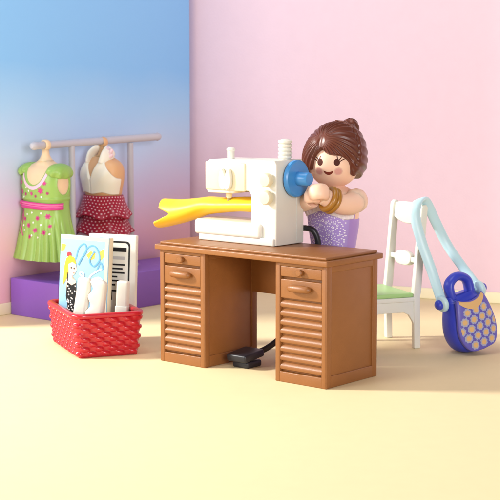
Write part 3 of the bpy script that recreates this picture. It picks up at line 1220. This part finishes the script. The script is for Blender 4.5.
b = MB()
b.grid(bag_body, 90, 70, closed_u=True)
n = 90
b.f.append([k for k in range(n)][::-1]); b.m.append(0); b.uv.append(None)
b.f.append([69 * n + k for k in range(n)]); b.m.append(0); b.uv.append(None)
b.build('bag_body', M['bag'], bag, sharp=False)
# flap: separate rounded plate on the front
top, bot = 1.02, -1.5
FT = [(-1.5, .3), (-1.42, .62), (-1.25, .84), (-.95, 1.0), (-.5, 1.08), (0, 1.02), (.5, .9), (.85, .8), (1.02, .74)]
b = MB()


def flap_pt(i, j):
    a = 2 * PI * i
    z = bot + (top - bot) * j
    w = hermite(FT, z)[0] * (smooth01(j / .03 + .15) if j < .03 else 1)
    e = smooth01(min(j, 1 - j) / .03 + .12)
    x, y = superell(a, w, .11 * e, 6)
    z += .2 * ((x / .74) ** 2 - 1) * smooth01((z - .1) / .9)
    return Vector((x, y - .72, z))


b.grid(flap_pt, 160, 90, closed_u=True)
for r_ in (0, 89):
    b.f.append([r_ * 160 + k for k in range(160)][::1 if r_ else -1]); b.m.append(0); b.uv.append(None)
for p in b.v:     # belly of the flap
    p.y += .16 * (p.x / 1.1) ** 2 + .12 * max(0, p.z) ** 2
bv = b.bvh()
CV = dict(org=(0, -4, 0), ax=(1, 0, 0), ay=(0, 0, 1), d=(0, 1, 0), bvh=bv)
b.print_grid(lambda t, e: (.68 * (2 * t - 1) * (1 + .05 * e), top + .2 * ((2 * t - 1) ** 2 - 1) - .05 - e * (.12 + .22 * math.sin(PI * t) ** .7)), 40, 9, mat=2, **CV)
for r in range(6):
    for c in range(-2, 3):
        x = c * .48 + (.24 if r % 2 else 0)
        z = .36 - r * .38
        w = hermite(FT, z)[0]
        if abs(x) > w + .1:
            continue
        lim = hermite(FT, max(bot, z))[0] - .1
        pts = [(max(-lim, min(lim, px)), max(bot + .14, pz)) for px, pz in flower(x, z, .215, 8, .08, .2, 7)]
        pts2 = [(max(-lim, min(lim, px)), max(bot + .14, pz)) for px, pz in flower(x, z, .14, 8, .12, .4, 7)]
        if max(q[0] for q in pts) - min(q[0] for q in pts) < .12 or max(q[1] for q in pts) - min(q[1] for q in pts) < .15:
            continue
        b.decal([pts], mat=1, off=.008, rings=3, **CV)
        if max(q[0] for q in pts2) - min(q[0] for q in pts2) > .1:
            b.decal([pts2], mat=2, off=.014, rings=2, **CV)
b.build('flap', [M['flap'], M['petal'], M['orange']], bag)
b = MB()
b.tube([(-.52, .05, 1.0), (-.56, .05, 1.35), (-.48, .05, 1.7), (-.16, .05, 1.9), (.2, .05, 1.88), (.5, .05, 1.65), (.56, .05, 1.35), (.52, .05, 1.0)], .24, 16, smooth=6, sect=lambda a: (.85 * math.cos(a), 1.25 * math.sin(a)))
b.build('handle', M['bag'], bag, sharp=False)
# strap in bag space
Mi = bag.matrix_world.inverted()
pn, pf = Vector((-.98, .05, .98)), Vector((.98, .05, .98))
Wp = bag.matrix_world
mid = [(8.30, 66.05, 3.75), (7.84, 66.25, 5.05), (7.56, 66.4, 6.1), (7.54, 66.55, 6.6), (7.72, 66.9, 6.93), (8.12, 67.35, 6.86), (8.62, 67.6, 5.9), (9.32, 67.6, 4.6)]
path = [pn + Vector((-.12, 0, 0))] + [Mi @ Vector(p) for p in mid] + [pf + Vector((.12, 0, 0))]
b = MB()
b.tube(path, [.2, .215, .215, .22, .22, .22, .215, .21, .2], 18, smooth=7, up=Mi.to_3x3() @ Vector((.9, .1, .3)), sect=lambda a: (1.1 * math.cos(a), .52 * math.sin(a)))
for p, s_ in ((pn, -1), (pf, 1)):
    b.lathe([(.1, 0), (.34, .02), (.38, .08), (.38, .2), (.33, .27), (.1, .28)], axis_frame(p + Vector((s_ * -.02, 0, 0)), (s_, 0, 0)), 28)
b.build('strap', M['strap'], bag, sharp=False)
for p, s_ in ((pn, -1), (pf, 1)):
    b = MB()
    b.lathe([(.2, 0), (.23, .04), (.22, .16), (.15, .24), (.02, .27)], axis_frame(p + Vector((s_ * .22, 0, 0)), (s_, 0, 0)), 26)
    b.build('peg', M['bag'], bag, sharp=False)
bpy.context.view_layer.update()
lowest = min((c.matrix_world @ v.co).z for c in bag.children for v in c.data.vertices)
bag.location.z -= lowest - .003

# ---------------------------------------------------------------- the seamstress (toy figure)
PU, PV = -3.62, 5.28
per_, off = desk_thing('person', PU, PV, 0, 'brown haired toy woman in lavender dress turning the blue handwheel', 'person')
off = (0, 0, 0)
# body: torso, neck, arms
b = MB()
tb = [(4.6, .92, .7), (5.2, .98, .74), (6.0, 1.1, .82), (6.7, 1.18, .84), (7.2, 1.16, .76), (7.5, 1.0, .64), (7.68, .66, .5), (7.8, .44, .42), (8.3, .42, .42)]
body_loft(b, tb, 0, 0, 4.6, 8.3, 90, 70)


def arm(b, sx, pts, rad):
    b.tube(pts, rad, 20, smooth=8)
    s = Vector(pts[0])
    b.lathe([(.02, -.52), (.24, -.47), (.42, -.32), (.52, -.1), (.53, .1), (.44, .32), (.26, .46), (.02, .52)], axis_frame(s, (1, 0, .2 * sx)), 26)


def hand(b, c, d, axis, s=1.0):
    """toy clamp hand: one thick smooth open ring at the end of the wrist, the gap towards d"""
    d, axis = Vector(d).normalized(), Vector(axis).normalized()
    d = (d - axis * d.dot(axis)).normalized()
    side = axis.cross(d).normalized()
    pts = []
    for k in range(41):
        a = R(38) + R(284) * k / 40
        pts.append(Vector(c) + (d * math.cos(a) + side * math.sin(a)) * .27 * s)
    b.tube(pts, [.06 * s, .15 * s] + [.18 * s] * 8 + [.15 * s, .06 * s], 24, up=axis, sect=lambda t: (1.75 * math.copysign(abs(math.cos(t)) ** .8, math.cos(t)), .95 * math.sin(t)))


LA = [(1.26, -.08, 7.18), (1.34, -.65, 7.05), (1.2, -1.3, 7.12), (.98, -1.85, 7.4), (.9, -2.02, 7.48)]
RA = [(-1.26, -.08, 7.18), (-1.2, -.8, 7.05), (-.6, -1.4, 7.1), (.2, -1.9, 7.24), (.38, -2.0, 7.3)]
arm(b, 1, LA, [.5, .47, .42, .37, .34])
arm(b, -1, RA, [.5, .47, .42, .36, .33])
hand(b, (.9, -2.3, 7.62), (-1, .1, .1), (-.3, .2, .95), 1.12)
hand(b, (.5, -2.2, 7.42), (-1, .3, .1), (-.2, .2, .95), .9)
b.build('body', M['skin'], per_, sharp=False)
# dress: bodice and floor length skirt
b = MB()
td = [(0, 1.62, 1.32), (1.5, 1.4, 1.15), (3.2, 1.12, .9), (4.6, .96, .74), (5.2, 1.02, .79), (6.0, 1.15, .87), (6.7, 1.22, .885), (7.0, 1.2, .84)]


def dress_shift(a, z, x, y):
    s = 0
    if z < 4.6:
        s += .06 * smooth01((4.6 - z) / 3) * math.sin(a * 13)
    # neckline: heart shaped front, lower at the back and under the arms
    zt = 6.86 + .1 * math.cos(x * 4.2) - .3 * smooth01((abs(x) - .6) / .6) if y < 0 else 6.35
    return s - .12 * smooth01((z - zt) / .06 + .5)


body_loft(b, td, 0, 0, .003, 7.0, 160, 200, 0, dress_shift, uvs=None)
bv = b.bvh()
b2 = MB()


def front_panel(i, j):
    a = PI + PI * (.115 + .77 * i)
    z = 4.75 + (6.78 - 4.75) * j
    hw, hd = hermite(td, z)
    x, y = superell(a, hw + .025, hd + .025)
    return Vector((x, y, z))


b2.grid(front_panel, 80, 60, uvfn=lambda u, v: (u, v))
bv2 = b2.bvh()
b.build('dress', M['lavender'], per_, sharp=False)
random.seed(5)
FRp = dict(org=(0, -4, 0), ax=(1, 0, 0), ay=(0, 0, 1), d=(0, 1, 0), bvh=bv2)
used = []
for k in range(1300):
    x, z = random.uniform(-1.05, 1.05), random.uniform(4.8, 6.7)
    r = random.choice((.022, .026, .03, .034, .06, .085))
    if any(math.hypot(x - a, z - c) < r + q + .015 for a, c, q in used):
        continue
    used.append((x, z, r))
    if r < .05:
        b2.decal([circle(x, z, r, n=10)], mat=1, rings=1, off=.006, **FRp)
    else:
        b2.decal([flower(x, z, r, 5, .2, random.random() * 3, 6)], mat=1, rings=1, off=.006, **FRp)
        b2.decal([circle(x, z, r * .36, n=10)], mat=2, rings=1, off=.012, **FRp)
b2.build('bodice_print', [M['floral'], M['paleprint'], M['lavender']], per_, sharp=False)
b = MB()


def lace(i, j):
    a = PI + PI * (.06 + .88 * i)
    hw, hd = hermite(td, 6.75)
    e = .05 + .1 * j + .05 * math.sin(a * 30) * j
    x, y = superell(a, hw + e, hd + e)
    zt = 6.6 + .34 * j + .1 * math.cos(x * 4.2) - .26 * smooth01((abs(x) - .65) / .6) + .04 * math.sin(a * 30 + 1) * j
    return Vector((x, y, zt))


b.grid(lace, 160, 12)
o = b.build('lace_trim', M['lace'], per_, sharp=False)
md = o.modifiers.new('thickness', 'SOLIDIFY'); md.thickness = .07; md.offset = -1
# bracelet on the forearm
b = MB()
p, q = Vector(LA[2]), Vector(LA[3])
c = p.lerp(q, .62)
dirv = (q - p).normalized()
for k, o_ in enumerate((-.11, .11)):
    Mx = axis_frame(c + dirv * o_, dirv)
    ring = [Mx @ Vector((.47 * math.cos(2 * PI * t / 32), .47 * math.sin(2 * PI * t / 32), 0)) for t in range(32)]
    b.tube(ring, .13, 12, closed=True)
b.build('bracelet', M['gold'], per_, sharp=False)

# head
HZ = 8.8
hd_ = bpy.data.objects.new('head', None)


def sph(az, el, r):
    return Vector((r * math.cos(el) * math.sin(az), -r * math.cos(el) * math.cos(az), r * math.sin(el)))


HRz = R(24.3)
HM = Matrix.Translation((.03, -.05, HZ)) @ Matrix.Rotation(HRz, 4, 'Z') @ Matrix.Diagonal((.93, .95, .96, 1))


def head_r(az, el):
    return 1.19 - .1 * smooth01(-math.sin(el) * 1.0 - .55) + .02 * math.cos(el)


b = MB()
b.grid(lambda i, j: HM @ sph(2 * PI * i, -PI / 2 + .02 + (PI - .04) * j, head_r(0, -PI / 2 + PI * j)), 90, 60, closed_u=True)
bv = b.bvh()
C0 = HM @ Vector((0, 0, 0))


def face_print(b, polys, az, el, mat, off=.008, rings=3, rot=0):
    """polys in tangent units around (az, el), cast towards the head centre"""
    n = HM.to_3x3() @ sph(R(az), R(el), 1)
    r = HM.to_3x3() @ Vector((math.cos(R(az)), math.sin(R(az)), 0))
    u = n.cross(r) if n.cross(r).z > 0 else r.cross(n)
    b.decal(polys, C0 + n * 3, r, u, -n, mat, bv, off, rings)


for az in (-19.5, 19.5):
    face_print(b, [circle(0, 0, .145, .172, 24)], az, 3.5, 1, .007)
    sx = 1 if az > 0 else -1
    for k, (lx_, tx) in enumerate(((.03, -.02), (.1, .13), (.15, .25))):
        face_print(b, stroke([(sx * lx_, .15 - .05 * k), (sx * (lx_ + tx * .6), .25 - .055 * k), (sx * (lx_ + tx), .31 - .07 * k)], .042), az, 3.5, 1, .01, 1)
    face_print(b, [circle(0, 0, .2, n=24)], az * 1.2, -16.5, 4, .004)
    face_print(b, [circle(0, 0, .15, n=24)], az * 1.2, -16.5, 5, .006)
sm_ = [(.23 * math.cos(a), .04 - .03 - .15 * max(0, math.sin(a)) ** .9 + .07 * (math.cos(a) ** 2)) for a in [PI * k / 16 for k in range(17)]]
sm_ += [(-.2 * math.cos(a), .015 + .05 * math.cos(a) ** 2) for a in [PI * k / 16 for k in range(1, 16)]]
face_print(b, [sm_], 0, -18.5, 2, .009, 2)
M['blush'] = mat('rosy_cheek_print', (243, 184, 162), .42, .4, .3)
M['blush2'] = mat('rosy_cheek_centre_print', (240, 166, 150), .42, .4, .3)
head = b.build('head', [M['skin'], M['eye'], M['lips'], M['whiteprint'], M['blush'], M['blush2']], per_, sharp=False)

# moulded hair: shell that drops under the scalp where the face shows
HL = [(-180, -36), (-120, -34), (-80, -26), (-58, -17), (-44, -15), (-40, -9), (-34, 10), (-26, 22), (-17, 29), (-8, 23), (2, 18.5), (14, 17), (24, 16), (34, 12.5), (42, 7), (48, 0), (52, -12), (56, -24), (62, -27), (72, -22), (84, -24), (110, -32), (150, -36), (180, -36)]


PIV = sph(R(-21), R(44), 1)
PT1 = (sph(R(60), R(10), 1) - PIV * sph(R(60), R(10), 1).dot(PIV)).normalized()
PT2 = PIV.cross(PT1)


def hair_r(d):
    az, el = math.atan2(d.x, -d.y), math.asin(max(-1, min(1, d.z)))
    A, E = math.degrees(az), math.degrees(el)
    eh = hermite(HL, A)[0]
    k = smooth01((E - eh) / 3.2 + .2)
    up_ = max(0, math.sin(el))
    back = (1 - math.cos(az) * math.cos(el)) / 2
    r = 1.31 + .22 * up_ ** 1.6 + .2 * back * (1 - up_ * .3) + .12 * smooth01((E - eh) / 25)
    crown = sph(R(120), R(62), 1).dot(d)
    r += .2 * max(0, crown) ** 3
    # strand grooves fanning from the parting
    c = d.dot(PIV)
    bear = math.atan2(d.dot(PT2), d.dot(PT1))
    dist = math.degrees(math.acos(max(-1, min(1, c))))
    fade = smooth01((dist - 3) / 20)
    fr = math.sin(bear * 17 + dist * .02 + 1.1 * math.sin(bear * 4))
    tw = math.sin(R(E) * 13 + R(A) * 4.5 + .5)
    lim = 58 + .28 * E
    w = smooth01((A - lim) / 10) * smooth01((175 - A) / 15) if A > 0 else smooth01((-A - 80) / 20) * .6
    g = fr * (1 - w) + tw * w
    amp = .036 * (1 - w) * fade + .024 * w
    r += amp * (1 - 1.7 * abs(g) ** 1.5)
    # the swept bangs end in a ridge where the twisted roll begins
    if A > 0:
        r += .06 * math.exp(-((A - lim - 14) / 16) ** 2) * smooth01((E + 30) / 30) - .05 * math.exp(-((A - lim) / 3) ** 2) * smooth01((E + 20) / 20)
    dv_ = abs(d.dot(Vector((math.cos(R(-24)), math.sin(R(-24)), 0))))
    if 27 < E < 75 and abs(A + 24) < 40:
        r -= .035 * math.exp(-(dv_ / .035) ** 2)
    return r * k + 1.0 * (1 - k)


def hair_pt(i, j):
    a, e = 2 * PI * i, -PI / 2 + .012 + (PI - .024) * j
    d = Vector((math.cos(e) * math.cos(a), math.sin(e), math.cos(e) * math.sin(a)))   # poles on the face and at the nape side
    return HM @ (d * hair_r(d))


b = MB()
b.grid(hair_pt, 380, 300, closed_u=True, flip=True)
# bun
bc = HM @ sph(R(138), R(60), 1.84)
for k in range(1):
    def bun(i, j):
        a, e = 2 * PI * i, -PI / 2 + PI * j
        r = .4 + .025 * math.sin(a * 5 + e * 4)
        return bc + Vector((r * math.cos(e) * math.cos(a), r * math.cos(e) * math.sin(a), r * .95 * math.sin(e)))
    b.grid(bun, 60, 40, closed_u=True)
b.build('hair', M['hair'], per_, sharp=False)
bpy.data.objects.remove(hd_)

# ---------------------------------------------------------------- camera
cam = bpy.data.cameras.new('camera')
co = bpy.data.objects.new('camera', cam)
col.objects.link(co)
co.location = (0, 0, 12.81)
co.rotation_euler = (R(90 - 6.5165), 0, 0)
cam.sensor_width = 36
cam.lens = 36 * 1465 / 500.
cam.shift_y = -12 / 500.
cam.clip_start = 1
cam.clip_end = 400
cam.dof.use_dof = True
cam.dof.focus_distance = 62.5
cam.dof.aperture_fstop = .55
scene.camera = co

# ---------------------------------------------------------------- light
w = bpy.data.worlds.new('World')
scene.world = w
w.use_nodes = True
bg = w.node_tree.nodes['Background']
bg.inputs['Color'].default_value = (1, .91, .82, 1)
bg.inputs['Strength'].default_value = .15


def area(name, loc, target, size, power, color=(1, 1, 1), size_y=None):
    l = bpy.data.lights.new(name, 'AREA')
    l.shape = 'RECTANGLE'
    l.size = size
    l.size_y = size_y or size
    l.energy = power
    l.color = color
    o = bpy.data.objects.new(name, l)
    col.objects.link(o)
    o.location = loc
    o.rotation_euler = (Vector(target) - Vector(loc)).to_track_quat('-Z', 'Y').to_euler()
    return o


area('key_lamp', (-62, 63, 37), (2, 61, 2), 9, 82000, (1, .97, .91))
area('left_softbox', (-76, 10, 30), (0, 74, 6), 26, 33000, (1, .98, .97))
area('board_fill', (28, -26, 22), (-4, 76, 8), 30, 48000, (1, .97, .99))  # fill lamp added to brighten the backdrop board
area('overhead_softbox', (-8, 58, 44), (-8, 66, 0), 24, 5600, (1, .97, .95), 18)

vs = scene.view_settings
vs.view_transform = 'Standard'
vs.look = 'None'
vs.exposure = 0
vs.gamma = 1
scene.cycles.max_bounces = 8
scene.cycles.use_denoising = True
